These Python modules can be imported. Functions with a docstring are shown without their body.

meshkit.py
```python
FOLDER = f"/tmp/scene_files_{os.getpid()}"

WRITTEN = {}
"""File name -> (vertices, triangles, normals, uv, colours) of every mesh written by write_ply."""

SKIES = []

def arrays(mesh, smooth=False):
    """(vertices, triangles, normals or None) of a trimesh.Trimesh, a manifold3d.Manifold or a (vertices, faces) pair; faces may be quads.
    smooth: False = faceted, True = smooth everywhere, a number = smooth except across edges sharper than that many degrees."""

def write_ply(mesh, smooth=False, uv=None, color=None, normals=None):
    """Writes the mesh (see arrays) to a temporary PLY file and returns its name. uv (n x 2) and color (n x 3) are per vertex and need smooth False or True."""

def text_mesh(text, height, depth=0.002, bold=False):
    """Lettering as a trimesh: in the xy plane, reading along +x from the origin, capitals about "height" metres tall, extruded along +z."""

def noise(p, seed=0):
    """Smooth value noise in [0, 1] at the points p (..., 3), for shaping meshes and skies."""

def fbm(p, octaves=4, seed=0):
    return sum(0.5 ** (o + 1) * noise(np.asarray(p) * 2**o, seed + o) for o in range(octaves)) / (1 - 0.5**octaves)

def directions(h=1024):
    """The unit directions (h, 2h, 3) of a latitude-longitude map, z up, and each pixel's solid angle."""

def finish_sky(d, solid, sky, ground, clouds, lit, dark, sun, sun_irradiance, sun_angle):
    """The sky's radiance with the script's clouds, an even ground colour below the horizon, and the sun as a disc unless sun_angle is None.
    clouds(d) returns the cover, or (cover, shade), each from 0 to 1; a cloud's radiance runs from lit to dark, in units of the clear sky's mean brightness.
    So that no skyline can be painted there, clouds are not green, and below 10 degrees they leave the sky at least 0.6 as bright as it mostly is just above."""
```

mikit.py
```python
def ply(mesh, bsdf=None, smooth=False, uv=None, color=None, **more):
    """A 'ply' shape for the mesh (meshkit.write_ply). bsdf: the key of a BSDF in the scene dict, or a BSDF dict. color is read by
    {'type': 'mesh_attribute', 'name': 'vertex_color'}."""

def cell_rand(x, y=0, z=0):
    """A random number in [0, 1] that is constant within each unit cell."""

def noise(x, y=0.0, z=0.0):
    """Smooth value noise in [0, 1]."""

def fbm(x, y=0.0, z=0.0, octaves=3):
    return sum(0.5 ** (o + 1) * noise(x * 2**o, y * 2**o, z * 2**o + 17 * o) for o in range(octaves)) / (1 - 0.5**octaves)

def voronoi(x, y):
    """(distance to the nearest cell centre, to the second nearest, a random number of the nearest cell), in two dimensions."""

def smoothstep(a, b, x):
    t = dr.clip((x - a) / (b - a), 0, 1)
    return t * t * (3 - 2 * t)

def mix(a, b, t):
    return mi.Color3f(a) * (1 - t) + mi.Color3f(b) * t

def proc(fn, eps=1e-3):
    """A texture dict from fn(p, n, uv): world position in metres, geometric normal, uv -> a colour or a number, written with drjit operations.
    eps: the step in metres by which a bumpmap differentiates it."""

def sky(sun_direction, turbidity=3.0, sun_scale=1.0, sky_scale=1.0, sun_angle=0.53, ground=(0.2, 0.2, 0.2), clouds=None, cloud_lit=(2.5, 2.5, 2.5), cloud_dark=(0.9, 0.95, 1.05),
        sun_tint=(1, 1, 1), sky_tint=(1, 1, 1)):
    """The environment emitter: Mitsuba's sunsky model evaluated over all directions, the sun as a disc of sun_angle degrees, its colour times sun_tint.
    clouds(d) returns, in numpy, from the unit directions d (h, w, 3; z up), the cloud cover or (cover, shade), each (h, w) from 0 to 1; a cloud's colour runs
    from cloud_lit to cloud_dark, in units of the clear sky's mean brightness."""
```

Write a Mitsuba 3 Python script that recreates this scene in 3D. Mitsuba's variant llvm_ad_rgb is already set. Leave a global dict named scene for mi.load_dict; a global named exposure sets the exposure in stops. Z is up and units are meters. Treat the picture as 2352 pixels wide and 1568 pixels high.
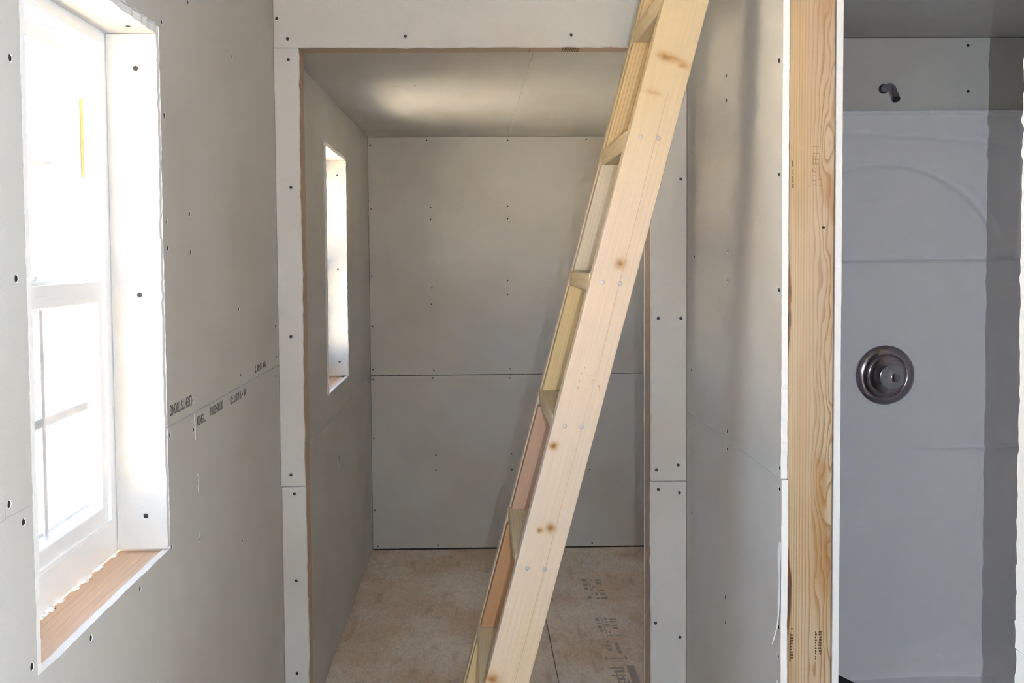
import math, random
import numpy as np, trimesh, drjit as dr, mitsuba as mi, mikit, meshkit
import manifold3d as m3
from shapely.geometry import Polygon, box as sbox
from shapely import affinity
from shapely.ops import unary_union
T4 = mi.ScalarTransform4f
random.seed(7)
RNG = np.random.default_rng(11)
scene, labels = {'type': 'scene'}, {}

# ------------------------------------------------------------------ camera, sky, sun, flash, exposure
EYE = np.array([0.0, 0.0, 1.5207])
RIGHT, DOWN, FWD = np.array([[0.99974, -0.0218, -0.00739], [-0.00839, -0.0463, -0.99889], [0.02143, 0.99869, -0.04647]])
FOCAL, PX, PY = 2403.18, -40.17, -85.21
scene['camera'] = {'type': 'perspective', 'fov_axis': 'x', 'fov': 2 * math.degrees(math.atan(1176 / FOCAL)), 'near_clip': 0.02, 'far_clip': 500.0,
                   'principal_point_offset_x': -PX / 2352, 'principal_point_offset_y': -PY / 1568,
                   'to_world': T4().look_at(origin=EYE.tolist(), target=(EYE + FWD).tolist(), up=(-DOWN).tolist())}
scene['sky'] = mikit.sky((0.45, -0.42, 1.30), turbidity=4.0, sun_scale=1.9, sky_scale=0.95, ground=(0.42, 0.40, 0.36), sky_tint=(1.03, 1.0, 0.96))
exposure = 4.95
FLASH = 0.215
scene['camera_flash'] = {'type': 'point', 'position': [0.063, 0.0, 1.522], 'intensity': {'type': 'rgb', 'value': [FLASH * 0.93, FLASH * 1.0, FLASH * 1.10]}}

# ------------------------------------------------------------------ helpers
def lin(r, g, b):
    c = np.array([r, g, b]) / 255.0
    return np.where(c <= 0.04045, c / 12.92, ((c + 0.055) / 1.055) ** 2.4).tolist()

def rgb(c): return {'type': 'rgb', 'value': [float(x) for x in c]}

def numbered(key):
    if key not in scene and key not in labels: return key
    n = 1
    while f'{key}_{n:03d}' in scene or f'{key}_{n:03d}' in labels: n += 1
    return f'{key}_{n:03d}'

def thing(name, label, cat, kind=None, group=None):
    key = numbered(name)
    labels[key] = {'label': label, 'category': cat}
    if kind: labels[key]['kind'] = kind
    if group: labels[key]['group'] = group
    return key

def part(parent, name, mesh, bsdf, smooth=False, label=None, to_world=None, **more):
    key = numbered(parent + '__' + name)
    d = mesh if isinstance(mesh, dict) else mikit.ply(mesh, bsdf, smooth=smooth, **more)
    if to_world is not None: d = {**d, 'to_world': to_world}
    scene[key] = d
    if label: labels[key] = {'label': label}
    return key

def solo(name, mesh, bsdf, label, cat, kind=None, smooth=False, group=None):
    key = thing(name, label, cat, kind, group)
    scene[key] = mikit.ply(mesh, bsdf, smooth=smooth)
    return key

def bx(x0, x1, y0, y1, z0, z1, r=0.0):
    if r <= 0:
        return trimesh.creation.box(extents=[x1 - x0, y1 - y0, z1 - z0], transform=trimesh.transformations.translation_matrix([(x0 + x1) / 2, (y0 + y1) / 2, (z0 + z1) / 2]))
    pts = []
    for sx in (0, 1):
        for sy in (0, 1):
            for sz in (0, 1):
                c = [x1 - r if sx else x0 + r, y1 - r if sy else y0 + r, z1 - r if sz else z0 + r]
                for k in range(3):
                    p = list(c); p[k] += r if (sx, sy, sz)[k] else -r
                    pts.append(p)
                q = [c[i] + (r if (sx, sy, sz)[i] else -r) * 0.577 for i in range(3)]
                pts.append(q)
    return trimesh.convex.convex_hull(np.array(pts))

def cat(*ms): return trimesh.util.concatenate([m for m in ms])

def to_man(mesh):
    return m3.Manifold(m3.Mesh(np.asarray(mesh.vertices, np.float32), np.asarray(mesh.faces, np.uint32)))

def from_man(m):
    q = m.to_mesh()
    return trimesh.Trimesh(q.vert_properties[:, :3], q.tri_verts, process=False)

def frame(o, u, v, n):
    M = np.eye(4); M[:3, 0], M[:3, 1], M[:3, 2], M[:3, 3] = u, v, n, o
    return M

def cone(u, v, r0=0.0053, r1=0.0044, depth=0.0014):
    c = m3.Manifold.cylinder(depth + 0.0004, r1, r0 + 0.0004, 14)
    return c.translate([u, v, -depth])

def board(poly, M, t=0.0127, dimples=()):
    """A sheet: the polygon in the frame's (u, v), thickness t behind the face; screw dimples cut into the face."""
    m = trimesh.creation.extrude_polygon(poly, t, engine='earcut')
    m.apply_translation([0, 0, -t])
    if len(dimples):
        a = to_man(m)
        for u, v in dimples: a = a - cone(u, v)
        m = from_man(a)
    m.apply_transform(M)                 # trimesh turns the faces of a mirrored frame itself
    return m

def jag(p0, p1, amp, step, seed, side=0.0):
    """Points of a torn edge from p0 up to, not including, p1."""
    p0, p1 = np.array(p0, float), np.array(p1, float)
    L = np.linalg.norm(p1 - p0); n = max(int(L / step), 2)
    d = (p1 - p0) / L; nn = np.array([-d[1], d[0]])
    r = np.random.default_rng(seed)
    s = np.linspace(0, L, n, endpoint=False)
    s[1:] += r.uniform(-0.3, 0.3, n - 1) * step
    lf = np.interp(s, np.linspace(0, L, max(int(L / 0.12), 3)), r.normal(0, 1, max(int(L / 0.12), 3)))
    off = amp * (0.5 * lf + 0.6 * r.normal(0, 1, n)) + side
    off[0] *= 0.2
    return [tuple(p0 + d * a + nn * b) for a, b in zip(s, off)]

def rect_jag(u0, u1, v0, v1, edges, seed=0):
    """Rectangle whose edges named in edges ('b','r','t','l') are torn; edges[k] = (amp, step)."""
    c = [(u0, v0), (u1, v0), (u1, v1), (u0, v1)]
    out = []
    for i, k in enumerate('brtl'):
        a, b = c[i], c[(i + 1) % 4]
        out += jag(a, b, *edges[k], seed + i) if k in edges else [a]
    p = Polygon(out)
    return p if p.is_valid else p.buffer(0)

def lathe(profile, n=48):
    return trimesh.creation.revolve(np.array(profile), sections=n)

def tube(path, r, n=20):
    path = np.array(path, float); rings = []
    up = np.array([1.0, 0, 0])
    for i, p in enumerate(path):
        d = path[min(i + 1, len(path) - 1)] - path[max(i - 1, 0)]; d /= np.linalg.norm(d)
        a = np.cross(d, up); a /= np.linalg.norm(a); b = np.cross(d, a)
        th = np.arange(n) / n * 2 * np.pi
        rings.append(p + r * (np.cos(th)[:, None] * a + np.sin(th)[:, None] * b))
    v = np.vstack(rings); f = []
    for i in range(len(path) - 1):
        for j in range(n):
            k = (j + 1) % n
            f += [[i * n + j, i * n + k, (i + 1) * n + k], [i * n + j, (i + 1) * n + k, (i + 1) * n + j]]
    return trimesh.Trimesh(v, f, process=False)

# ------------------------------------------------------------------ materials
N, F, S, MIX = mikit.noise, mikit.fbm, mikit.smoothstep, mikit.mix
PAPER, CORE = lin(198, 198, 195), lin(236, 236, 235)

def paper(axis):
    def fn(p, n, uv):
        a = dr.abs(n[axis])
        w = F(p.x * 3.1 + 5, p.y * 3.1, p.z * 3.1 + 9, 3)
        fib = N(p.x * 420, p.y * 420, p.z * 420)
        c = MIX(PAPER, lin(193, 190, 185), S(0.35, 0.75, w)) * (0.97 + 0.05 * fib)
        return MIX(CORE, c, S(0.86, 0.96, a))
    return {'type': 'diffuse', 'reflectance': mikit.proc(fn)}
scene['paper_x'], scene['paper_y'], scene['paper_z'] = paper(0), paper(1), paper(2)
scene['gypsum'] = {'type': 'diffuse', 'reflectance': rgb(lin(233, 233, 232))}
scene['cavity'] = {'type': 'diffuse', 'reflectance': rgb((0.10, 0.085, 0.07))}
scene['ink'] = {'type': 'diffuse', 'reflectance': rgb(lin(92, 88, 86))}
scene['pale_ink'] = {'type': 'diffuse', 'reflectance': rgb(lin(160, 155, 151))}
scene['brown_ink'] = {'type': 'diffuse', 'reflectance': rgb(lin(120, 96, 70))}
scene['stud_ink'] = {'type': 'diffuse', 'reflectance': rgb(lin(96, 84, 60))}
scene['faint_ink'] = {'type': 'diffuse', 'reflectance': rgb(lin(160, 128, 92))}
scene['screw_black'] = {'type': 'principled', 'base_color': rgb((0.035, 0.034, 0.035)), 'roughness': 0.45, 'metallic': 0.3}
scene['screw_zinc'] = {'type': 'principled', 'base_color': rgb((0.36, 0.34, 0.33)), 'roughness': 0.5, 'metallic': 0.6}
scene['vinyl'] = {'type': 'principled', 'base_color': rgb(lin(236, 237, 238)), 'roughness': 0.35, 'specular': 0.4}
scene['muntin_white'] = {'type': 'diffuse', 'reflectance': rgb(lin(226, 228, 230))}
scene['pane_glass'] = {'type': 'thindielectric', 'int_ior': 1.5}
scene['yellow_tag'] = {'type': 'diffuse', 'reflectance': rgb(lin(236, 226, 160))}
scene['chrome'] = {'type': 'roughconductor', 'material': 'Cr', 'alpha': 0.03, 'distribution': 'ggx', 'specular_reflectance': rgb((0.60, 0.57, 0.60))}
scene['acrylic'] = {'type': 'principled', 'base_color': rgb((0.58, 0.58, 0.60)), 'roughness': 0.05, 'spec_trans': 0.55, 'eta': 1.49}
scene['dark_drain'] = {'type': 'diffuse', 'reflectance': rgb((0.03, 0.03, 0.035))}
scene['fiberglass'] = {'type': 'principled', 'base_color': rgb(lin(216, 217, 221)), 'roughness': 0.28, 'specular': 0.45}
scene['siding'] = {'type': 'diffuse', 'reflectance': rgb(lin(190, 180, 165))}

def osb(p, n, uv):
    w = F(p.x * 2.3 + 3, p.y * 2.3, 0.5, 4)
    g = F(p.x * 26, p.y * 9, 2.0, 3)
    f = N(p.x * 170, p.y * 60, 1.0)
    c = MIX(lin(182, 164, 146), lin(196, 188, 178), S(0.32, 0.66, w))
    c = MIX(c, lin(150, 130, 112), 0.40 * S(0.55, 0.85, g))
    dust = S(0.45, 0.75, F(p.x * 5 + 40, p.y * 5, 3.0, 3))
    c = MIX(c, lin(204, 200, 196), 0.5 * dust)
    return c * (1.10 + 0.26 * f)
scene['subfloor'] = {'type': 'diffuse', 'reflectance': mikit.proc(osb)}

ANG = math.atan(0.2665); CA, SA = math.cos(ANG), math.sin(ANG)
LX0 = -0.149

def lad_coords(p):
    s = p.x * SA + p.z * CA
    t = (p.x - LX0) * CA - p.z * SA
    return s, t

KNOTS = [(0.3967, 1.9203, .020, .010, .8), (0.4322, 1.9028, .016, .007, .7), (0.3702, 1.8488, .020, .006, .45), (0.3032, 1.5029, .011, .011, .8), (0.1654, 1.1295, .009, .009, 1.), (0.1367, 0.9554, .007, .006, 1.), (0.1583, 0.9596, .011, .010, .9), (0.0347, 0.6437, .018, .014, .9), (.415, 1.915, .022, .005, .55)]

def stringer_wood(p, n, uv):
    s, t = lad_coords(p)
    wob = 0.012 * (F(s * 2.2, t * 3, p.y * 6, 2) - 0.5)
    ph = (t + wob) * 95 + 1.5 * F(s * 1.3 + 4, t * 5, p.y * 8, 2)
    ring = ph - dr.floor(ph)
    lines = S(0.72, 0.97, ring)
    fine = N(t * 700, s * 9, p.y * 500)
    big = F(s * 2.0 + 1, t * 9, 2.0, 3)
    c = MIX(lin(230, 208, 172), lin(232, 212, 190), S(0.3, 0.7, big))
    c = MIX(c, lin(222, 184, 130), 0.40 * lines * S(0.35, 0.6, F(s * 3 + 7, t * 14, 5.0, 2)))
    c = MIX(c, lin(222, 202, 164), 0.75 * S(1.62, 2.0, p.z + 0.1 * big))
    crack = S(0.0013, 0.0003, dr.abs(t - 0.060 - 0.022 * (F(s * 1.9, 3.0, 0.5, 3) - 0.5))) * S(0.3, 0.5, N(s * 2.4, 7.0, 1.0))
    c = MIX(c, lin(196, 160, 116), 0.5 * crack)
    front = S(2.2, 2.15, p.y)
    for kx, kz, rt, rs, a in KNOTS:
        ks, kt = kx * SA + kz * CA, (kx - LX0) * CA - kz * SA
        wb = 0.004 * (N(p.x * 120, p.z * 120, 1.0) - 0.5)
        q = dr.square((t - kt + wb) / rt) + dr.square((s - ks + wb) / rs)
        c = MIX(c, lin(190, 140, 82), a * dr.exp(-q * 1.1) * front)
        c = MIX(c, lin(132, 88, 48), a * dr.exp(-q * 6.0) * front * (0.6 if rs > 0.008 else 0.25))
    return c * (0.955 + 0.07 * fine) * 0.70
scene['stringer_wood'] = {'type': 'diffuse', 'reflectance': mikit.proc(stringer_wood)}

TONES = [lin(232, 206, 160), lin(232, 206, 160), lin(204, 158, 120), lin(210, 172, 148), lin(226, 200, 152), lin(226, 212, 188), lin(230, 202, 156), lin(230, 202, 156)]

def spacer_wood(p, n, uv):
    s, t = lad_coords(p)
    k = dr.floor((p.z - 0.01) / 0.2945)
    c = mi.Color3f(TONES[0])
    for i, tone in enumerate(TONES):
        c = dr.select(dr.abs(k - i) < 0.5, mi.Color3f(tone), c)
    ph = t * 120 + 2.0 * F(s * 1.7 + k * 5, t * 6, 1.0, 2)
    lines = S(0.6, 0.95, ph - dr.floor(ph))
    amt = dr.select(dr.abs(k - 6) < 0.5, 0.5, 0.16)
    c = c * (1 - amt * lines * mi.Color3f(0.35, 0.55, 0.8))
    return c * (0.94 + 0.1 * N(t * 600, s * 8, p.y * 400)) * 0.80
scene['spacer_wood'] = {'type': 'diffuse', 'reflectance': mikit.proc(spacer_wood)}

def step_wood(p, n, uv):
    ph = p.x * 160 + 2.5 * F(p.y * 2, p.x * 4, p.z * 3.4, 2) + p.z * 60
    lines = S(0.6, 0.95, ph - dr.floor(ph))
    c = MIX(lin(214, 196, 164), lin(198, 172, 132), 0.4 * lines)
    return c * (0.92 + 0.14 * N(p.x * 500, p.y * 14, p.z * 500)) * 0.85
scene['step_wood'] = {'type': 'diffuse', 'reflectance': mikit.proc(step_wood)}

SX0, SXW = 0.6215, 0.0889
def stud_wood(p, n, uv):
    u = (p.x - SX0) / SXW
    z = p.z
    low = S(1.12, 0.95, z)
    w1 = F(z * 3.4 + 2, u * 1.3, 1.0, 3) - 0.5
    w2 = F(z * 7.5 + 20, u * 2.4 + 3, 4.0, 3) - 0.5
    A = S(0.36, 0.85, u)
    ph = 20.0 * u - 7.5 * u * u + A * (7.5 * w1 + 5.0 * w2) + 0.5 * w1
    fr = ph - dr.floor(ph)
    late = S(0.45, 0.92, fr) * S(1.0, 0.95, fr)
    c = MIX(lin(228, 206, 174), lin(222, 194, 156), S(0.3, 0.7, F(z * 4, u * 3, 7.0, 3)))
    amt = 0.30 + 0.30 * low * S(0.75, 0.2, u) + 0.42 * A
    c = MIX(c, lin(172, 118, 62), amt * late)
    c = MIX(c, lin(192, 134, 70), 0.55 * A * S(0.52, 0.72, F(z * 5.5 + 11, u * 1.5, 9.0, 3)))
    pale = S(0.5, 0.75, F(z * 2.3 + 31, u * 2, 3.0, 2)) * S(0.9, 1.5, z)
    c = MIX(c, lin(224, 198, 176), 0.4 * pale)
    # wane: bark left on the left corner
    ed = u + 0.02 * (N(z * 60, 1.0, 2.0) - 0.5)
    wane = S(0.115, 0.075, ed + 0.10 * dr.square((z - 0.845) / 0.105)) * S(0.74, 0.78, z) * S(0.965, 0.93, z)
    wane = dr.maximum(wane, 0.8 * S(0.07, 0.04, ed + 0.05 * dr.square((z - 1.42) / 0.10)) * S(1.29, 1.33, z) * S(1.57, 1.52, z))
    c = MIX(c, MIX(lin(150, 92, 54), lin(96, 72, 66), S(0.4, 0.7, N(z * 38, u * 9, 5.0))), 0.9 * wane)
    c = MIX(c, lin(84, 52, 34), S(1.3, .7, dr.square((p.x - 0.6890) / .0035) + dr.square((z - 1.5711) / .0022)))
    pores = N(p.x * 900, z * 16, p.y * 900)
    return c * (0.94 + 0.09 * pores) * 0.72
scene['stud_wood'] = {'type': 'diffuse', 'reflectance': mikit.proc(stud_wood)}

def frame_wood(p, n, uv):
    ph = (p.x + p.y) * 110 + p.z * 3 + 2.0 * F(p.x * 4, p.y * 4, p.z * 4, 2)
    lines = S(0.6, 0.95, ph - dr.floor(ph))
    c = MIX(lin(188, 170, 152), lin(166, 142, 120), 0.4 * lines)
    return c * (0.93 + 0.12 * N(p.x * 200, p.y * 200, p.z * 200))
scene['frame_wood'] = {'type': 'diffuse', 'reflectance': mikit.proc(frame_wood)}

def sill_wood(p, n, uv):
    ph = p.x * 90 + 3.0 * F(p.y * 2.5, p.x * 8, 1.0, 3)
    lines = S(0.55, 0.95, ph - dr.floor(ph))
    c = MIX(lin(214, 188, 166), lin(194, 158, 128), 0.28 * lines)
    c = MIX(c, lin(222, 206, 186), 0.8 * S(-0.572, -0.556, p.x + 0.006 * (N(p.y * 20, 1.0, 1.0) - 0.5)))
    return c * (0.93 + 0.12 * N(p.x * 500, p.y * 20, 2.0))
scene['sill_wood'] = {'type': 'diffuse', 'reflectance': mikit.proc(sill_wood)}

def soil(p, n, uv):
    w = F(p.x * 0.4, p.y * 0.4, 1.0, 4)
    return MIX(lin(232, 226, 212), lin(222, 214, 196), S(0.3, 0.7, w)) * (0.90 + 0.15 * N(p.x * 9, p.y * 9, 1.0))
scene['soil'] = {'type': 'diffuse', 'reflectance': mikit.proc(soil)}

# ------------------------------------------------------------------ dimensions (metres)
XL, XR, YP, YB, YS, ZC = -0.5442, 0.6073, 2.9401, 5.372, 2.0376, 2.1275
TD, ST = 0.0127, 0.0889
XE, YR, ZT = 1.60, -3.2, 3.2          # right house wall, rear wall, main ceiling
YJ = 1.1455                           # near side of the bathroom doorway
ZL = 2.488                            # loft deck over the bathroom
# screw heads: one mesh, placed many times
_h = to_man(lathe([[0, -0.001], [0.0042, -0.001], [0.0042, 0.0], [0.0036, 0.0004], [0, 0.0006]], 16))
for a in (0, 90):
    _h = _h - m3.Manifold.cube([0.0042, 0.0009, 0.002], True).rotate([0, 0, a + 20]).translate([0, 0, 0.0008])
SCREW = mikit.ply(from_man(_h), 'screw_black')
ZSCREW = mikit.ply(from_man(_h), 'screw_zinc')

def put_screws(parent, M, pts, depth=0.0006, ply=None, scale=1.0):
    for u, v in pts:
        W = M.copy(); W[:3, 3] = (M @ np.array([u, v, -depth, 1]))[:3]
        part(parent, 'screw', ply or SCREW, None, to_world=T4(W) @ T4().rotate([0, 0, 1], float(random.uniform(0, 90))) @ T4().scale(scale))

def inside(poly, pts): 
    from shapely.geometry import Point
    return [q for q in pts if poly.contains(Point(*q).buffer(0.004))]

def sheet(parent, poly, M, bsdf, screws, name='panel', label=None):
    pts = inside(poly, screws)
    part(parent, name, board(poly, M, TD, pts), bsdf, label=label)
    put_screws(parent, M, pts)

# ------------------------------------------------------------------ ground outside
solo('ground', bx(-60, 60, -60, 60, -0.80, -0.70), 'soil', 'bare sunlit ground outside the house', 'ground', 'structure')

# ------------------------------------------------------------------ floor
fl = thing('floor', 'dusty wooden subfloor boards with grey printed marks', 'floor', 'structure')
part(fl, 'joists', bx(-0.70, 1.74, YR - .1, YB + .1, -0.24, -0.0185), 'cavity')
for x0, x1 in ((-0.66, 0.2965), (0.2995, 1.5155), (1.5185, 1.70)):
    for y0, y1 in ((YR, -1.9), (-1.897, 0.54), (0.543, 2.982), (2.985, YB)):
        part(fl, 'panel', bx(x0, x1, y0, y1, -0.018, 0.0, 0.0006), 'subfloor')
def mark(x0, x1, y0, y1, skew=0.0):
    b = bx(x0, x1, y0, y1, 0.0, 0.0004)
    return b
rr = random.Random(5)
ink = []
for y0, y1 in ((4.55, 4.86), (4.10, 4.32)):
    for xa, xb_, n in ((0.500, 0.526, 5), (0.536, 0.556, 6), (0.560, 0.592, 6)):
        h = (y1 - y0) / n
        for k in range(n):
            if rr.random() < 0.8: ink.append(mark(xa + rr.uniform(0, .006), xb_ - rr.uniform(0, .008), y0 + h * k + rr.uniform(0, .01), y0 + h * (k + rr.uniform(.45, .8))))
    ink.append(mark(0.529, 0.532, y0, y1))
for k in range(3):
    ink.append(mark(0.512 + .003 * k, 0.528, 3.95 + .04 * k, 3.97 + .04 * k)); ink.append(mark(0.548, 0.562, 3.92 + .04 * k, 3.95 + .04 * k))
ink += [mark(0.490, 0.500, 3.86, 3.885), mark(0.506, 0.56, 3.868, 3.878), mark(0.566, 0.574, 3.86, 3.89), mark(0.506, 0.556, 3.84, 3.848)]
part(fl, 'printed_mark', cat(*ink), 'pale_ink')
big = [mark(0.560, 0.588, 3.48, 3.80)]
for k, (xa, xb_) in enumerate(((0.496, 0.548), (0.508, 0.545), (0.492, 0.548), (0.51, 0.54), (0.506, 0.55), (0.50, 0.548))):
    big.append(mark(xa, xb_, 3.775 - .034 * k, 3.785 - .034 * k + (.008 if k % 2 else 0)))
for k, xk in enumerate((0.512, 0.530, 0.545)): big.append(mark(xk, xk + .005, 3.60 + .05 * (k % 2), 3.74 - .03 * k))
part(fl, 'printed_mark', cat(*big), 'pale_ink')

# ------------------------------------------------------------------ left wall
MX = lambda x: frame([x, 0, 0], [0, 1, 0], [0, 0, 1], [1, 0, 0])           # u = y, v = z, faces +x
wl = thing('wall_left', 'unpainted grey drywall with screws and a printed seam around the big window', 'wall', 'structure')
W1 = (1.305, 1.849, 1.002, 1.9105)     # clear opening of the big window: y0, y1, z0, z1
W2 = (3.848, 4.452, 1.012, 1.925)      # of the narrow-looking one in the alcove
W3 = (-2.5, -1.5, 0.95, 1.95)
hole = [sbox(w[0] - .0135, w[2] - .0425, w[1] + .0135, w[3] + .0135) for w in (W1, W2, W3)]
core = sbox(YR - .1, -0.02, YB + .1, ZT)
for h in hole: core = core.difference(h)
part(wl, 'framing', board(core, MX(XL - TD - .0022), 0.142), 'siding', label='wood framing and siding behind the drywall')
y0, y1, z0, z1 = W1
cut = jag((y0 - .0135, z0), (y1 + .0140, z0), .0007, .03, 1) + jag((y1 + .0150, z0), (y1 + .0150, z1 + .015), .0020, .007, 2) + jag((y1 + .0150, z1 + .015), (y0 - .015, z1 + .015), .0025, .009, 3) + jag((y0 - .015, z1 + .015), (y0 - .0145, z0), .0014, .008, 4)
cut = Polygon(cut).buffer(0)
LW = [(1.2636, 1.7588), (1.263, 1.4974), (1.2268, 1.2338), (1.2642, 1.203), (1.2759, 1.0204), (1.883, 1.9377), (1.887, 1.7744), (1.888, 1.586), (1.889, 1.5382), (2.0414, 1.6058), (2.0419, 1.5318), (1.879, 1.2036), (2.0372, 1.1862), (2.0384, 1.2431), (2.4296, 1.9798), (2.0621, 0.9648), (1.6931, 0.9835), (1.4728, 0.9835), (1.876, 1.001), (2.0643, 1.0767), (2.4434, 0.8555), (2.0607, 2.0146),
      (2.06, 0.5), (2.45, 0.45), (2.45, 1.4), (2.46, 1.2449), (2.9, 1.33), (2.9, 1.6), (2.915, 1.245), (2.91, 1.19), (2.91, 0.6)]
GAP = 0.0009
for za, zb in ((0.006, 1.2190 - GAP), (1.2190 + GAP, 2.438), (2.441, ZT)):
    for ya, yb in ((YR, -1.22), (-1.218, YP - .001)):
        p = sbox(ya, za, yb, zb).difference(cut).difference(sbox(W3[0] - .0135, W3[2], W3[1] + .0135, W3[3] + .0135))
        sheet(wl, p, MX(XL), 'paper_x', LW)
def liner(parent, w, xo, xi, bs, seed, near=True):
    """Drywall strips lining a window's reveal (sides and head), cut edges to the room."""
    y0, y1, z0, z1 = w
    Mf = frame([0, y1, 0], [1, 0, 0], [0, 0, 1], [0, -1, 0])
    pts = [(xo - .037, z1 - .06), (xo - .039, (z0 + z1) / 2 - .0), (xo - .037, z0 + .062)]
    p = rect_jag(xi, xo, z0 + .0035, z1 - .0008, {'r': (.0011, .012)}, seed)
    part(parent, 'reveal_panel', board(p, Mf, TD, pts), bs[0]); put_screws(parent, Mf, pts)
    Mn = frame([0, y0, 0], [1, 0, 0], [0, 0, 1], [0, 1, 0])
    part(parent, 'reveal_panel', board(rect_jag(xi, xo, z0 + .001, z1 - .0008, {'r': (.0009, .012)}, seed + 9), Mn, TD), bs[0])
    Mt = frame([0, 0, z1], [1, 0, 0], [0, 1, 0], [0, 0, -1])
    pt = [(xo - .03, y1 - .055), (xo - .035, (y0 + y1) / 2)]
    p = rect_jag(xi, xo, y0 - .0125, y1 + .0125, {'r': (.0018, .014)}, seed + 20)
    part(parent, 'reveal_panel', board(p, Mt, TD, pt), bs[1]); put_screws(parent, Mt, pt)
liner(wl, W1, XL - .0006, -0.632, ('paper_y', 'paper_z'), 30)

def lettering(parent, text, y, z, h, flip=False, bold=True, sx=0.8, mat='ink'):
    m = meshkit.text_mesh(text, h, 0.0003, bold)
    m.apply_scale([sx, 1, 1])
    if flip: m.apply_transform(trimesh.transformations.rotation_matrix(math.pi, [0, 0, 1]))
    m.apply_transform(frame([XL, y, z], [0, 1, 0], [0, 0, 1], [1, 0, 0]))
    part(parent, 'lettering', m, mat)
lettering(wl, 'LIGHTSTRONG', 2.028, 1.2555, .0185, flip=True)
lettering(wl, 'KING...', 2.062, 1.1895, .0175)
lettering(wl, 'TOUGHROCK', 2.163, 1.1930, .0175, sx=.72)
lettering(wl, '0:1826-W', 2.345, 1.1915, .0165, sx=1.45)
lettering(wl, '1 8:0 A4', 2.612, 1.2330, .0165, sx=1.55)
scr = [bx(XL, XL + .0006, y, y + .0022, z, z + dz) for y, z, dz in ((2.043, 1.196, .022), (2.047, 1.165, .034), (2.061, 1.055, .03), (2.063, 0.957, .02), (2.058, 1.09, .006))]
part(wl, 'scratch', cat(*scr), 'gypsum', label='white scratches in the paper')
part(wl, 'pencil_tick', bx(XL, XL + .0003, 1.2140, 1.2150, 1.221, 1.2465), 'pale_ink')
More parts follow.
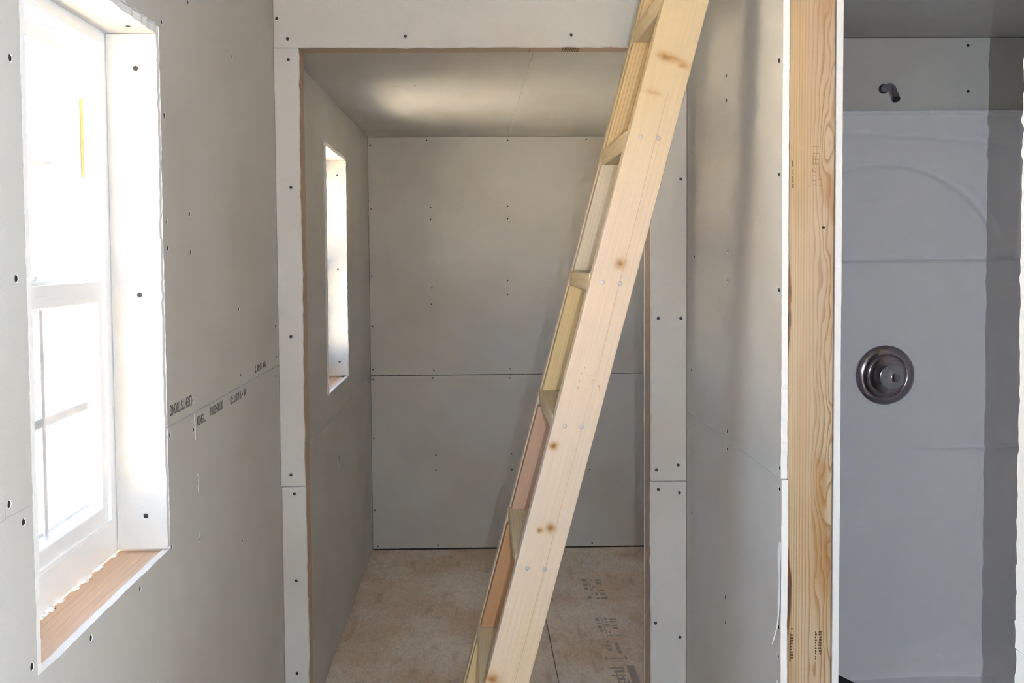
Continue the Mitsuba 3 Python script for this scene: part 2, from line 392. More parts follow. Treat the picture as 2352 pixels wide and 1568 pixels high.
# alcove side of the left wall, slightly out of line
xa0, xa1 = -0.5400, -0.5248
ya0, ya1 = YP + TD + ST + .003, YB
ud = np.array([xa1 - xa0, ya1 - ya0, 0]); UL = np.linalg.norm(ud); ud /= UL
MA = frame([xa0, ya0, 0], ud, [0, 0, 1], [ud[1], -ud[0], 0])
aw = thing('wall_alcove', 'shaded drywall of the alcove with the tall narrow window', 'wall', 'structure')
w2 = sbox(W2[0] - ya0 - .014, W2[2], W2[1] - ya0 + .014, W2[3] + .014)
for za, zb in ((0.006, .9078), (.9092, ZC - .001)):
    p = sbox(0, za, UL - .001, zb).difference(w2)
    sheet(aw, p, MA, 'paper_x', [(2.25, .88), (.3, 1.4)])
liner(aw, W2, -0.5285, -0.632, ('paper_y', 'paper_z'), 60)
part(aw, 'tag', bx(-.5322, -.5316, 4.13, 4.15, .683, .705), 'yellow_tag', label='small yellow mark')
part(aw, 'crack', bx(-.5322, -.5318, 4.136, 4.139, .705, .735), 'ink', label='short dark pencil line')

# ------------------------------------------------------------------ single-hung windows
def ring(y0, y1, z0, z1, w, x0, x1, r=.002):
    """Four rails as one mitred frame, between x0 and x1."""
    ws = (w,) * 4 if np.isscalar(w) else w      # left, right, bottom, top
    return cat(bx(x0, x1, y0, y0 + ws[0], z0, z1, r), bx(x0, x1, y1 - ws[1], y1, z0, z1, r), bx(x0, x1, y0 + ws[0] - .003, y1 - ws[1] + .003, z0, z0 + ws[2], r), bx(x0, x1, y0 + ws[0] - .003, y1 - ws[1] + .003, z1 - ws[3], z1, r))

def hung_window(name, w, label, wood):
    y0, y1, z0, z1 = w
    k = thing(name, label, 'window', 'structure')
    zb = z0 + .058                               # top of the frame's apron
    zm = z0 + .462                               # meeting rail
    yf0, yf1 = y0 - .010, y1 + .010
    fr = [ring(yf0, yf1, z0 - .002, z1 + .012, (.030, .030, .060, .034), -.690, -.634, .0015),
          bx(-.652, -.6335, y0 + .018, y1 - .018, zb, zb + .006, .0015), bx(-.641, -.6335, y0 + .017, y0 + .0235, zb, z1 - .018, .0012), bx(-.641, -.6335, y1 - .0235, y1 - .017, zb, z1 - .018, .0012)]
    part(k, 'frame', cat(*fr), 'vinyl', label='white vinyl frame')
    lo = part(k, 'lower_sash', cat(ring(y0 + .0235, y1 - .0235, zb + .006, zm + .018, (.028, .028, .026, .036), -.662, -.638, .0018), bx(-.6385, -.6365, y0 + .05, y1 - .05, zm - .003, zm - .0015)), 'vinyl')
    g0, g1, h0, h1 = y0 + .050, y1 - .050, zb + .030, zm - .016
    part(lo, 'pane', bx(-.6502, -.6500, g0 - .003, g1 + .003, h0 - .003, h1 + .003), 'pane_glass')
    ym, hm = (g0 + g1) / 2 + .016, (h0 + h1) / 2 + .004
    part(lo, 'muntin', bx(-.6545, -.6515, ym - .0075, ym + .0075, h0, h1, .0008), 'muntin_white')
    part(lo, 'muntin', bx(-.6550, -.6510, g0 + .012, g1 - .012, hm - .0075, hm + .0075, .0008), 'muntin_white')
    part(lo, 'spacer_bar', ring(g0 + .012, g1 - .012, h0 + .010, h1 - .004, .006, -.6555, -.6535, 0), 'muntin_white')
    up = part(k, 'upper_sash', ring(y0 + .020, y1 - .020, zm - .012, z1 - .015, (.036, .036, .036, .040), -.688, -.664, .0018), 'vinyl')
    part(up, 'pane', bx(-.6772, -.6770, y0 + .053, y1 - .053, zm + .022, z1 - .052), 'pane_glass')
    hu = (zm + .024 + z1 - .055) / 2
    part(up, 'muntin', bx(-.684, -.679, y0 + .056, y1 - .056, hu - .006, hu + .006, .001), 'muntin_white')
    part(up, 'muntin', bx(-.683, -.680, ym - .0075, ym + .0075, zm + .024, z1 - .055, .001), 'muntin_white')
    yl = (y0 + y1) / 2 - .012
    part(k, 'sash_lock', cat(bx(-.660, -.642, yl - .028, yl + .028, zm + .018, zm + .024, .002), bx(-.656, -.646, yl - .010, yl + .010, zm + .024, zm + .033, .003)), 'vinyl')
    for s in (y0 + .034, y1 - .034):
        part(k, 'tilt_latch', cat(bx(-.658, -.640, s - .012, s + .012, zm + .018, zm + .022, .001), bx(-.654, -.645, s - .004, s + .006, zm + .022, zm + .030, .002)), 'vinyl')
    return k
w1 = hung_window('window_1', W1, 'bright white single-hung window with grilles beside the camera', True)
part(w1, 'sticker', bx(-.6632, -.6626, 1.806, 1.818, 1.660, 1.793), 'yellow_tag', label='yellow strip stuck in the side track')
sl = sbox(W1[0] - .0125, -.640, W1[1] + .0125, XL - TD - .0004)
part(w1, 'sill', bx(-.634, XL - TD - .0004, W1[0] - .0125, W1[1] + .0125, .960, W1[2] - .0035), 'sill_wood', label='bare wooden rough sill')
bl = []
rb = random.Random(3)
for k in range(20):
    y = rb.uniform(W1[0] + .02, W1[1] - .02); s = rb.uniform(.002, .006)
    m = trimesh.creation.icosphere(1, s); m.vertices *= [1, 1.6, .7]; m.vertices += np.random.default_rng(k).normal(0, s * .15, m.vertices.shape); m.apply_translation([-.632 + s * .3, y, W1[2] - .0035 + s * .3]); bl.append(m)
part(w1, 'foam', cat(*bl), 'gypsum', label='whitish foam crumbs along the sill')
labels[w1 + '__foam']['kind'] = 'stuff'
hung_window('window_2', W2, 'tall white window in the side wall of the alcove', True)
part('window_2', 'sill', bx(-.634, -.5445, W2[0] - .0125, W2[1] + .0125, .960, W2[2] - .0035), 'sill_wood')
# the alcove panel's cut edge forms the lip of that sill
hung_window('window_3', W3, 'white window of the room behind the camera', False)

# ------------------------------------------------------------------ alcove: back wall, ceiling
MB = frame([0, YB, 0], [1, 0, 0], [0, 0, 1], [0, -1, 0])
wb = thing('wall_back', 'grey drywall at the end of the alcove with rows of screws and a dark level seam', 'wall', 'structure')
BS = [(-0.5125, 2.0857), (-0.2244, 2.1107), (0.1886, 2.1086), (0.5918, 2.111), (-0.5117, 1.763), (-0.2079, 1.7677), (-0.2085, 1.7078), (0.1863, 1.7719), (0.1858, 1.7096), (-0.5122, 1.4207), (-0.2054, 1.358), (-0.2085, 1.2753), (0.1837, 1.3929), (0.1832, 1.319), (-0.5111, 1.1615), (-0.5117, 0.9394), (-0.1986, 0.9318), (0.1941, 0.937), (-0.5123, 0.8876), (-0.2057, 0.8936), (0.1893, 0.8897), (-0.513, 0.5831), (-0.194, 0.4934), (-0.1948, 0.4139), (0.1979, 0.4956), (0.1996, 0.4138), (0.6045, 0.4978), (0.6042, 0.409), (-0.512, 0.2086), (-0.4986, 0.0205), (-0.1874, 0.0203), (0.6144, 0.0225),
      (.60, 1.77), (.60, 1.71), (.60, 1.36), (.60, 1.28), (.60, .937), (.60, .8897), (.2, .0205)]
for za, zb in ((.0075, .9066), (.9106, ZC - .0015)):
    sheet(wb, sbox(xa1 + .0015, za, XE, zb), MB, 'paper_y', BS)
part(wb, 'framing', bx(-.70, 1.75, YB + TD + .001, YB + .16, -.02, ZT), 'cavity')
ca = thing('ceiling', 'drywall ceiling of the alcove with one seam running back', 'ceiling', 'structure')
MC = lambda z: frame([0, 0, z], [1, 0, 0], [0, 1, 0], [0, 0, -1])
CS = [(-0.2567, 3.7758), (-0.1972, 3.7676), (0.1323, 3.7756), (0.1608, 3.7859), (0.2109, 3.7871), (.55, 3.78), (.61, 3.77)]
for x0, x1 in ((XL - .01, .1890), (.1900, 1.409), (1.411, 1.74)):
    sheet(ca, rect_jag(x0, x1, 3.0445, YB + TD, {'b': (.0008, .02)} if x0 < 1 else {}, 90 + int(x1 * 3)), MC(ZC), 'paper_z', CS)
part(ca, 'framing', bx(-.70, 1.75, 3.046, YB + .1, ZC + TD + .001, ZC + .15), 'cavity')

# ------------------------------------------------------------------ partition with the wide opening
wp = thing('wall_partition', 'drywall partition with strips around the wide opening into the alcove', 'wall', 'structure')
MP = frame([0, YP, 0], [1, 0, 0], [0, 0, 1], [0, -1, 0])
PS = [(-0.5340, 2.1808), (-0.5052, 2.1247), (-0.179, 2.1309), (0.2823, 2.1332), (-0.5038, 2.0674), (-0.5023, 1.7153), (-0.5092, 1.298), (-0.5156, 0.9062), (-0.5067, 0.8527), (-0.5058, 0.6034), (-0.5076, 0.3369), (0.5895, 1.7319), (0.5256, 1.3404), (0.5898, 1.3398), (0.5827, 0.9218), (0.5206, 0.9088), (0.5255, 0.8525), (0.5865, 0.8417), (0.518, 0.4662), (0.5881, 0.4246), (.59, 2.04), (.53, 2.13), (-.5, .06), (.53, .06), (-.18, 2.6), (.28, 2.6)]
XO0, XO1 = -0.4760, 0.5035
sheet(wp, rect_jag(XL + .0015, XR, 2.1005, ZT, {'b': (.0010, .03)}, 3), MP, 'paper_y', PS)
sheet(wp, rect_jag(XL + .0015, XO0, .8742, 2.0985, {'r': (.0016, .020)}, 11), MP, 'paper_y', PS)
sheet(wp, rect_jag(XL + .004, XO0 + .002, .006, .8722, {'r': (.0014, .025)}, 15), MP, 'paper_y', PS)
sheet(wp, rect_jag(XO1 + .0015, XR - .002, .8775, 2.0985, {'l': (.0012, .022)}, 19), MP, 'paper_y', PS)
sheet(wp, rect_jag(XO1, XR - .003, .006, .8742, {'l': (.0014, .025)}, 23), MP, 'paper_y', PS)
yw0, yw1 = YP + TD + .0005, YP + TD + ST
part(wp, 'jamb_stud', bx(XL - .012, -.4775, yw0, yw1, 0, 2.104, .0015), 'frame_wood', label='bare wooden jamb stud')
part(wp, 'jamb_stud', bx(.5045, XR + TD + .001, yw0, yw1, 0, 2.104, .0015), 'frame_wood', label='bare wooden jamb stud')
part(wp, 'header_beam', bx(XL - .012, XR + .02, yw0, yw1, 2.1045, 2.36, .0015), 'frame_wood', label='bare wooden header over the opening')
part(wp, 'framing', bx(XL - .012, 1.72, yw0, yw1, 2.362, ZT), 'cavity')
part(wp, 'framing', bx(XR + .03, 1.72, yw0, yw1, 0, 2.36), 'cavity')
MPB = frame([0, YP + TD + ST + .0005 + TD, 0], [1, 0, 0], [0, 0, 1], [0, 1, 0])
sheet(wp, rect_jag(.5035, XE, .006, ZC - .002, {'l': (.0007, .03)}, 27), MPB, 'paper_y', [])
st = [bx(.262, .2645, yw0 + .003, yw1 - .001, 2.1041, 2.1045), bx(.308, .3105, yw0 + .003, yw1 - .001, 2.1041, 2.1045), bx(.1685, .170, yw0, yw1 - .001, 2.1041, 2.1045)]
for k in range(8): st.append(bx(.268 + .005 * k, .268 + .005 * k + .0032, yw0 + .008 + .005 * (k % 3), yw1 - .006 - .009 * (k % 2), 2.1042, 2.1045))
part(wp, 'stamp', cat(*st), 'brown_ink', label='brown ink stamp')

# ------------------------------------------------------------------ right wall with the bathroom doorway
wr = thing('wall_right', 'drywall beside the ladder ending in a cut edge and bare stud', 'wall', 'structure')
MR = frame([XR, 0, 0], [0, 1, 0], [0, 0, 1], [-1, 0, 0])
RS = [(2.4923, 1.9428), (2.4916, 1.8843), (2.0653, 1.8998), (2.0613, 1.6762), (2.4746, 1.528), (2.4737, 1.4577), (2.8439, 1.5132), (2.0572, 1.4486), (2.4736, 1.0973), (2.4731, 1.0544), (2.047, 1.0956), (2.0475, 1.0533), (2.4904, 0.6893), (2.4896, 0.6273), (2.0500, 0.7155), (2.0490, 0.7744), (2.88, 1.2), (2.88, 1.8), (2.88, .8), (2.05, .4), (1.12, 1.5), (1.12, 1.9), (1.12, 1.1), (1.12, 1.03)]
ZR = 1.0749
sheet(wr, rect_jag(YS, YP - .001, ZR + .0008, ZL - .018, {'l': (.0011, .011)}, 31), MR, 'paper_x', RS)
sheet(wr, rect_jag(YS - .006, YP - .001, .006, ZR - .0008, {'l': (.0011, .018)}, 35), MR, 'paper_x', RS)
sheet(wr, rect_jag(-.10, YJ, ZR + .0008, ZL - .018, {'r': (.0017, .009)}, 39), MR, 'paper_x', RS)
sheet(wr, rect_jag(-.10, YJ - .002, .006, ZR - .0008, {'r': (.0015, .011)}, 43), MR, 'paper_x', RS)
sheet(wr, sbox(YJ + .002, 2.095, YS - .002, ZL - .018), MR, 'paper_x', [])
xs0, xs1 = SX0, SX0 + SXW
part(wr, 'stud', bx(xs0, xs1, YS + .0015, YS + .0395, 0, 2.09, .0018), 'stud_wood', label='bare end stud with wavy orange grain')
part(wr, 'stud', bx(xs0, xs1, YJ - .0405, YJ - .003, 0, 2.09, .0018), 'frame_wood')
part(wr, 'framing', bx(xs0 + .001, xs1 - .001, YS + .042, YP - .002, 0, ZL - .03), 'cavity')
part(wr, 'framing', bx(xs0 + .001, xs1 - .001, -.10, YJ - .042, 0, ZL - .03), 'cavity')
part(wr, 'header_beam', bx(xs0, xs1, YJ - .04, YS + .04, 2.0915, ZL - .03), 'frame_wood')
MRB = frame([xs1 + .0016 + TD, 0, 0], [0, 1, 0], [0, 0, 1], [1, 0, 0])
for ya, yb, sd in ((YS - .001, YP - .001, 47), (-.10, YJ, 51)):
    sheet(wr, rect_jag(ya, yb, .006, 2.12, {'l': (.0007, .02)} if sd == 47 else {'r': (.0007, .02)}, sd), MRB, 'paper_x', [])
# torn paper hanging on the cut edge
def ribbon(pts, w):
    v, f = [], []
    for i, (y, z, off, ww) in enumerate(pts):
        v += [[XR - off, y, z], [XR - off - .0004, y + ww, z], [XR - off - .0012, y + ww * .5, z]]
    n = len(pts)
    for i in range(n - 1):
        a, b = 3 * i, 3 * i + 3
        for j, k in ((0, 1), (1, 2), (2, 0)):
            f += [[a + j, a + k, b + k], [a + j, b + k, b + j]]
    f += [[0, 2, 1], [3 * n - 3, 3 * n - 2, 3 * n - 1]]
    m = trimesh.Trimesh(np.array(v), np.array(f), process=False); m.fix_normals(); return m
part(wr, 'torn_paper', ribbon([(2.030, .950, .0005, .012), (2.031, .93, .001, .022), (2.030, .90, .0016, .020), (2.032, .87, .001, .012), (2.033, .84, .0016, .016), (2.034, .80, .003, .009), (2.038, .775, .005, .007), (2.050, .748, .008, .005), (2.060, .735, .009, .002)], 1), 'gypsum', label='white strip of torn paper')
part(wr, 'torn_paper', ribbon([(2.044, .665, .0005, .012), (2.043, .66, .0015, .010), (2.041, .65, .001, .006)], 1), 'gypsum')
ink = []
for z0_, z1_ in ((1.728, 1.7295), (1.715, 1.7162), (1.703, 1.7045), (1.694, 1.6955)): ink.append(bx(.6672, .6795, YS + .0012, YS + .0015, z0_, z1_))
for k, (xa, xb_, za, zb) in enumerate(((.6672, .6686, 1.694, 1.712), (.672, .6735, 1.697, 1.71), (.666, .6735, 1.685, 1.6862), (.666, .6735, 1.679, 1.6802), (.666, .668, 1.679, 1.685), (.6655, .674, 1.671, 1.6722), (.6655, .6667, 1.664, 1.671), (.6655, .674, 1.662, 1.6635), (.673, .6745, 1.652, 1.662), (.666, .674, 1.655, 1.6565), (.680, .6815, 1.672, 1.690), (.679, .683, 1.664, 1.6655), (.680, .687, 1.652, 1.6535), (.6595, .661, 1.6505, 1.6535))):
    ink.append(bx(xa, xb_, YS + .0012, YS + .0015, za, zb))
part(wr, 'stamp', cat(*ink), 'faint_ink', label='faint vertical ink stamp on the stud')
ink = [bx(.6268, .6280, YS + .0011, YS + .0016, 1.690, 1.702), bx(.6276, .6288, YS + .0011, YS + .0016, 1.675, 1.684), bx(.6274, .6284, YS + .0011, YS + .0016, 1.658, 1.672), bx(.6274, .6296, YS + .0011, YS + .0016, 1.648, 1.656)]
rs = random.Random(8)
ink.append(bx(.6268, .6290, YS + .0011, YS + .0016, .708, .766))
for k in range(9): ink.append(bx(.629, .6345 - rs.uniform(0, .003), YS + .0012, YS + .0016, .7135 + .0058 * k, .7135 + .0058 * k + rs.uniform(.0025, .0042)))
for k in range(4): ink.append(bx(.6295 + .001 * k, .6310 + .0012 * k, YS + .0012, YS + .0016, .7725 + .0008 * k, .7752 - .0008 * k))
for k in range(11):
    ink.append(bx(.678, .6812 + rs.uniform(-.001, .001), YS + .0012, YS + .0016, .7105 + .0055 * k, .7105 + .0055 * k + rs.uniform(.002, .004)))
    if k > 1: ink.append(bx(.687 - rs.uniform(0, .003), .691, YS + .0012, YS + .0016, .7105 + .0055 * k, .7105 + .0055 * k + rs.uniform(.002, .004)))
part(wr, 'stamp', cat(*ink), 'stud_ink', label='dark vertical ink stamps low on the stud')

# ------------------------------------------------------------------ bathroom shell
YW = 2.9330
wv = thing('wall_bathroom', 'grey drywall above the shower surround', 'wall', 'structure')
MV = frame([0, YW, 0], [1, 0, 0], [0, 0, 1], [0, -1, 0])
sheet(wv, sbox(xs1 + .015, 1.915, XE - .001, 2.1205), MV, 'paper_y', [(1.3961, 2.099), (1.3979, 1.9721), (.78, 2.1), (.78, 1.97)])
part(wv, 'framing', bx(xs1 + .016, XE - .002, YW + .005, YP + .012, 0, 1.912), 'cavity')
cb = thing('ceiling', 'dim drywall ceiling over the shower', 'ceiling', 'structure')
sheet(cb, sbox(xs1 - .001, -.10, XE, YP + .012), MC(2.1225), 'paper_z', [])
part(cb, 'loft_deck', bx(XR, 1.74, -.10, YP + .012, ZL - .017, ZL), 'subfloor')
part(cb, 'framing', bx(xs1 + .02, 1.74, -.10, YP + .012, 2.1225 + TD + .001, ZL - .018), 'cavity')
part(cb, 'partition', bx(XR, 1.70, -.20, -.102, 0, ZL), 'cavity')
# house walls and roof behind the camera
we = thing('wall_house', 'outer side wall of the house on the bathroom side', 'wall', 'structure')
hs = sbox(YR, 0, YB, ZT).difference(sbox(4.02, 1.34, 4.36, 1.76))
part(we, 'panel', board(hs, frame([XE, 0, 0], [0, 1, 0], [0, 0, 1], [-1, 0, 0]), TD), 'paper_x'); part(we, 'framing', board(hs, frame([XE + TD + .001, 0, 0], [0, 1, 0], [0, 0, 1], [-1, 0, 0]), .14), 'siding')
w4 = thing('window_4', 'white fixed window in the hidden side wall of the alcove', 'window', 'structure')
part(w4, 'frame', ring(4.02, 4.36, 1.34, 1.76, .04, XE + .07, XE + .12, .002), 'vinyl'); part(w4, 'pane', bx(XE + .09, XE + .0902, 4.055, 4.325, 1.375, 1.725), 'pane_glass')
wz = thing('wall_rear', 'end wall of the room behind the camera with a glazed door opening', 'wall', 'structure')
rear = sbox(-.70, -.02, 1.74, ZT).difference(sbox(-.2, .01, .525, 2.10))
part(wz, 'panel', board(rear, frame([0, YR, 0], [1, 0, 0], [0, 0, 1], [0, 1, 0]), .12), 'paper_y')
dk = thing('door_1', 'white glazed door behind the camera', 'door', 'structure')
for xa, xb_ in ((-.2, .525),):
    f = cat(bx(xa, xa + .09, YR - .08, YR - .04, .01, 2.1, .002), bx(xb_ - .09, xb_, YR - .08, YR - .04, .01, 2.1, .002), bx(xa + .088, xb_ - .088, YR - .08, YR - .04, .01, .2, .002), bx(xa + .088, xb_ - .088, YR - .08, YR - .04, 1.98, 2.1, .002))
    lf = part(dk, 'leaf', f, 'vinyl'); part(lf, 'pane', bx(xa + .085, xb_ - .085, YR - .0602, YR - .06, .195, 1.985), 'pane_glass')
cm = thing('ceiling', 'high drywall ceiling of the main room', 'ceiling', 'structure')
part(cm, 'panel', bx(-.70, 1.74, YR - .1, YB + .1, ZT + .001, ZT + .014), 'paper_z'); part(cm, 'roof', bx(-.9, 1.94, YR - .3, YB + .3, ZT + .015, ZT + .15), 'siding')

# ------------------------------------------------------------------ shower surround
sh = thing('shower_surround', 'glossy white moulded shower surround seen through the bathroom doorway', 'shower')
sx0, sx1 = xs1 + .0200, 1.556
def step(a, b, x): 
    t = np.clip((x - a) / (b - a), 0, 1); return t * t * (3 - 2 * t)
def surround():
    xs = np.unique(np.concatenate([np.linspace(sx0 + .03, sx1 - .03, 150)]))
    zs = np.unique(np.concatenate([np.linspace(.33, 1.912, 330), 1.4975 + np.linspace(-.012, .012, 25), .965 + np.linspace(-.012, .012, 25), 1.9055 + np.linspace(-.006, .006, 15)]))
    X, Z = np.meshgrid(xs, zs)
    D = np.full(X.shape, .014)                                   # how far the face stands out from the wall
    D += .007 * step(1.9085, 1.9045, -Z * -1) * 0
    lip = step(1.904, 1.9065, Z) ; D += .006 * lip               # top flange
    gl = 1.851 - .16 * (X - 1.06) ** 2 * 1.0
    D -= .0040 * np.exp(-((Z - gl) / .0065) ** 2)                # shallow bowed line
    r = np.sqrt((X - 1.155) ** 2 + ((Z - 1.4135)) ** 2)
    D -= .0062 * np.exp(-((r - .356) / .0085) ** 2) * step(1.515, 1.54, Z)   # arched groove
    D += .012 * step(1.5035, 1.4955, Z)                          # stands proud below the ledge
    D -= .008 * np.exp(-((Z - 1.5000) / .0055) ** 2)
    D -= .005 * np.exp(-((Z - .972) / .006) ** 2) * step(1.20, 1.45, X)
    D += .014 * step(.970, .962, Z) * step(1.17, 1.45, X)        # lower ledge growing to the right
    D += .045 * step(.62, .36, Z) ** 2 * step(1.35, .95, X) * .7 # swells out towards the pan
    fl = step(.42, .33, Z) ** 2 * .05; D += fl
    cr = .05
    rim = np.concatenate([[0]])
    # side walls with rounded corners: prepend/append columns
    cols_v = []
    def col(x, y): return np.stack([np.full(zs.shape, 0) + x, y, zs], -1)
    th = np.linspace(0, np.pi / 2, 9)
    d0, d1 = D[:, 0], D[:, -1]
    R = .03
    left = [np.stack([np.full(zs.shape, sx0), np.full(zs.shape, 2.12), zs], -1)]
    for t in th: left.append(np.stack([np.full(zs.shape, sx0 + R - R * np.cos(t)), YW - d0 - R + R * np.sin(t), zs], -1))
    mid = [np.stack([np.full(zs.shape, x), YW - D[:, i], zs], -1) for i, x in enumerate(xs)]
    right = []
    for t in th[::-1]: right.append(np.stack([np.full(zs.shape, sx1 - R + R * np.cos(t)), YW - d1 - R + R * np.sin(t), zs], -1))
    right.append(np.stack([np.full(zs.shape, sx1), np.full(zs.shape, 2.12), zs], -1))
    G = np.stack(left + mid + right, 1)                          # (nz, nx, 3)
    nrm = [(1, 0)] + [(np.cos(t), -np.sin(t)) for t in th] + [(0, -1)] * len(mid) + [(-np.cos(t), -np.sin(t)) for t in th[::-1]] + [(-1, 0)]
    B = G.copy(); B[:, :, :2] -= .0035 * np.array(nrm)[None]
    nz, nx = G.shape[:2]
    V = G.reshape(-1, 3); idx = np.arange(nz * nx).reshape(nz, nx)
    a, b, c, d = idx[:-1, :-1].ravel(), idx[:-1, 1:].ravel(), idx[1:, 1:].ravel(), idx[1:, :-1].ravel()
    f = np.vstack([np.stack([a, b, c], 1), np.stack([a, c, d], 1)]); o = nz * nx
    rimi = np.concatenate([idx[0, :], idx[1:, -1], idx[-1, -2::-1], idx[-2:0:-1, 0]]); nxt = np.roll(rimi, -1)
    side = np.vstack([np.stack([nxt, rimi, rimi + o], 1), np.stack([nxt, rimi + o, nxt + o], 1)])
    return trimesh.Trimesh(np.vstack([V, B.reshape(-1, 3)]), np.vstack([f, f[:, ::-1] + o, side]), process=False)
part(sh, 'wall_panel', surround(), 'fiberglass', smooth=50)
part(sh, 'top_flange', bx(sx0, sx1, YW - .021, YW - .0005, 1.9095, 1.9165, .002), 'fiberglass')
# pan: rim around an oval basin
pan = to_man(bx(sx0, sx1, 2.12, YW - .002, .002, .335, .012))
bas = m3.Manifold.cylinder(.40, .30, .36, 48).scale([1.0, .86, 1.0]).translate([(sx0 + sx1) / 2 + .02, 2.50, .07])
part(sh, 'pan', from_man(pan - bas), 'fiberglass', smooth=40)
part(sh, 'drain', lathe([[0, 0], [.04, 0], [.042, .003], [0, .004]], 24).apply_translation([(sx0 + sx1) / 2, 2.5, .0705]), 'chrome')

# ------------------------------------------------------------------ shower arm and valve
ax, az = 1.1575, 1.9790
pth = [(ax, YW - .0 + t * -.035, az) for t in (-.2, .3, .7, 1.0)]
c0 = np.array([ax, YW - .035, az])
for a in np.linspace(0, 50, 9)[1:]:
    a = math.radians(a); pth.append((ax + .0, c0[1] - .045 * math.sin(a), c0[2] - .045 * (1 - math.cos(a))))
e = np.array(pth[-1]); a = math.radians(50)
for t in (.012, .024, .034): pth.append((ax, e[1] - t * math.cos(a), e[2] - t * math.sin(a)))
pth = np.array(pth)
ar = thing('shower_pipe', 'bent chrome shower pipe sticking out of the drywall above the surround', 'pipe')
part(ar, 'pipe', tube(pth, .0105, 24), 'chrome', smooth=True)
dirn = np.array([0, -math.cos(a), -math.sin(a)])
endc = trimesh.creation.cylinder(.0092, .002, sections=24); endc.apply_transform(trimesh.geometry.align_vectors([0, 0, 1], dirn)); endc.apply_translation(pth[-1] - dirn * .0015)
part(ar, 'bore', endc, 'dark_drain', label='dark open end of the pipe')
colr = lathe([[.0108, 0], [.0135, 0], [.0135, .004], [.0108, .006]], 24); colr.apply_transform(frame([ax, YW, az], [1, 0, 0], [0, 0, 1], [0, -1, 0]))
part(ar, 'collar', colr, 'screw_black', label='dark ring where the pipe leaves the wall')

MF = frame([1.1590, YW - .0265, 1.1775], [1, 0, 0], [0, 0, 1], [0, -1, 0])
def faced(m):
    m = m.copy(); m.apply_transform(MF)
    return m
vv = thing('shower_valve', 'round chrome shower valve plate with a clear faceted knob', 'faucet')
rp = .0835
part(vv, 'escutcheon', faced(lathe([[0, 0], [rp - .002, 0], [rp, .0015], [rp - .0006, .004]] + [[r, .004 + .0105 * (1 - ((r - .058) / (rp - .0606 + .002)) ** 2)] for r in np.linspace(rp - .002, .0605, 9)] + [[.058, .0128], [.0565, .0128]] + [[r, .0128 + .0085 * math.sqrt(max(0, 1 - (r / .058) ** 2))] for r in np.linspace(.054, .018, 12)] + [[0, .0212]], 96)), 'chrome', smooth=35)
part(vv, 'sleeve', faced(lathe([[0, .018], [.016, .018], [.0155, .036], [.012, .040], [0, .040]], 32)), 'chrome', smooth=35)
def knob():
    pts = []
    for k in range(10):
        for dz, r, o in ((.034, .0175, 0), (.043, .031, .5), (.054, .0345, 0), (.0625, .0295, .5), (.069, .0215, 0), (.0735, .0130, .5)):
            t = (k + o) / 10 * 2 * np.pi; pts.append([r * np.cos(t), r * np.sin(t), dz])
    return trimesh.convex.convex_hull(np.array(pts))
part(vv, 'knob', faced(knob()), 'acrylic', label='clear faceted knob')
part(vv, 'cap', faced(lathe([[0, .0725], [.0125, .0725], [.0125, .0755], [.009, .077], [0, .0772]], 32)), 'chrome', smooth=35)

# ------------------------------------------------------------------ ladder
ld = thing('ladder', 'homemade pale lumber loft ladder leaning to the right across the opening', 'ladder')
DV, EV = np.array([SA, 0, CA]), np.array([CA, 0, -SA])
YL0, YL1 = 2.130, 2.632
STEPS = [.894 + .2945 * k for k in range(-2, 6)]
def lumber(y0, y1, t0, t1, s0, s1, za=None, zb=None, r=.0028):
    c = sbox(t0 + r, y0 + r, t1 - r, y1 - r).buffer(r, quad_segs=3)
    m = trimesh.creation.extrude_polygon(c, s1 - s0, engine='earcut'); m.apply_translation([0, 0, s0])
    M = frame([LX0, 0, 0], EV, [0, 1, 0], DV); m.apply_transform(M)
    q = to_man(m)
    if za is not None: q = q.trim_by_plane([0, 0, 1], za)
    if zb is not None: q = q.trim_by_plane([0, 0, -1], -zb)
    return from_man(q)
ZTOP = 2.62
for ya in (YL0, YL1 - .038):
    part(ld, 'stringer', lumber(ya, ya + .038, 0, ST, -.05, 2.9, 0.0, ZTOP), 'stringer_wood', smooth=30)
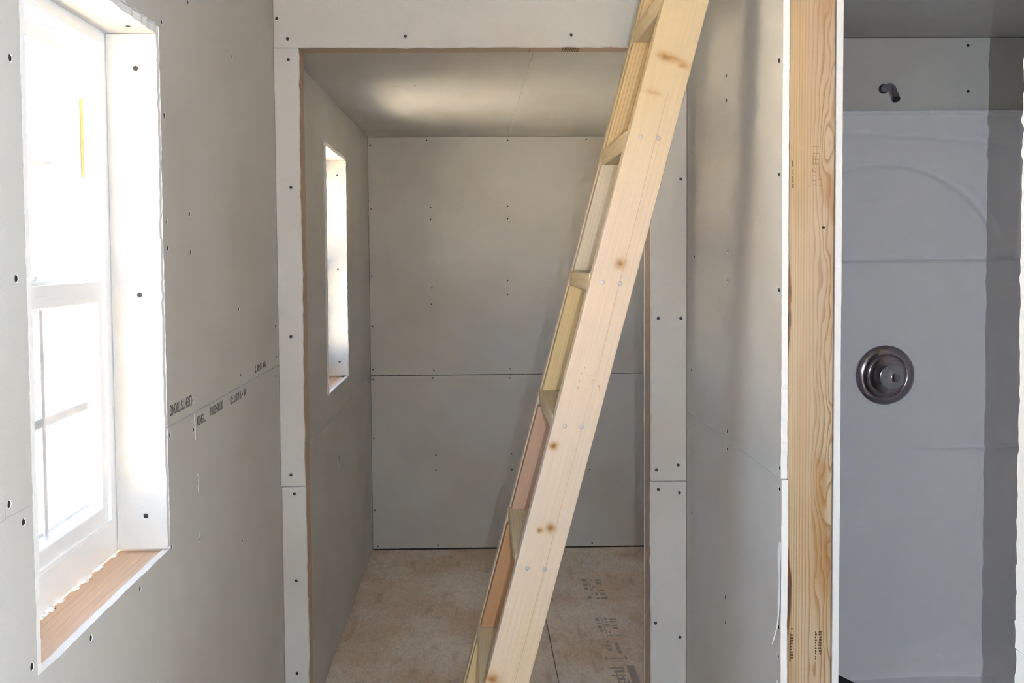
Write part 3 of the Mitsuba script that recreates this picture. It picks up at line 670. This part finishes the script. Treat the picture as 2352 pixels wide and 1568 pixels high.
for zt in STEPS:
    xn = .2665 * zt + LX0 - .003
    part(ld, 'step', bx(xn, xn + ST, YL0 + .0382, YL1 - .0382, zt - .038, zt, .0025), 'step_wood', smooth=30)
edges = [0.0] + STEPS
for i, zb_ in enumerate(edges):
    za = zb_ + .0006
    ze = (edges[i + 1] - .0386) if i + 1 < len(edges) else ZTOP - .02
    for ya in (YL0 + .0382, YL1 - .0762):
        part(ld, 'spacer_block', lumber(ya, ya + .038, .0035, ST - .001, -.05, 2.9, za, ze), 'spacer_wood', smooth=30)
ML = frame([0, YL0, 0], [1, 0, 0], [0, 0, 1], [0, -1, 0])
for zt in STEPS:
    zc = zt - .0195; xf = .2665 * zc + LX0
    put_screws(ld, ML, [(xf + .0255, zc + .0015), (xf + .0610, zc - .0012)], depth=-.0002, ply=ZSCREW, scale=1.12)
MI = frame([0, YL1 - .0762, 0], [1, 0, 0], [0, 0, 1], [0, -1, 0])
nails = [(.2665 * z + LX0 + o, z) for z, o in ((.80, .061), (1.06, .06), (1.33, .058), (1.56, .062), (1.60, .048), (1.64, .06), (1.83, .062), (.72, .058))]
put_screws(ld, MI, nails, depth=-.0002, scale=.8)

# ------------------------------------------------------------------ dark sheet standing low behind the bathroom wall end
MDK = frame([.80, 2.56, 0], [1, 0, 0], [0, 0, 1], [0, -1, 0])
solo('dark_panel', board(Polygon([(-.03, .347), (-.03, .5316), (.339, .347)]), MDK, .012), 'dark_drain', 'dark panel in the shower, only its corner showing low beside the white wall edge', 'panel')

tick = [bx(x - .001, x + .0008, YL0 - .0003, YL0 + .0003, z - dz, z + dz) for x, z, dz in ((0.2295, 1.2905, .002), (0.2232, 1.2789, .002), (0.2187, 1.2619, .003), (0.2160, 1.2494, .003), (0.2312, 1.2448, .001), (0.2447, 1.2742, .001), (0.2464, 1.2643, .0015), (0.2446, 1.2563, .004), (0.2580, 1.2526, .002), (0.2598, 1.2463, .006))]
scene['worn_ink'] = {'type': 'diffuse', 'reflectance': rgb(lin(178, 154, 128))}
part(ld, 'stamp', cat(*tick), 'worn_ink', label='faint worn ink marks')
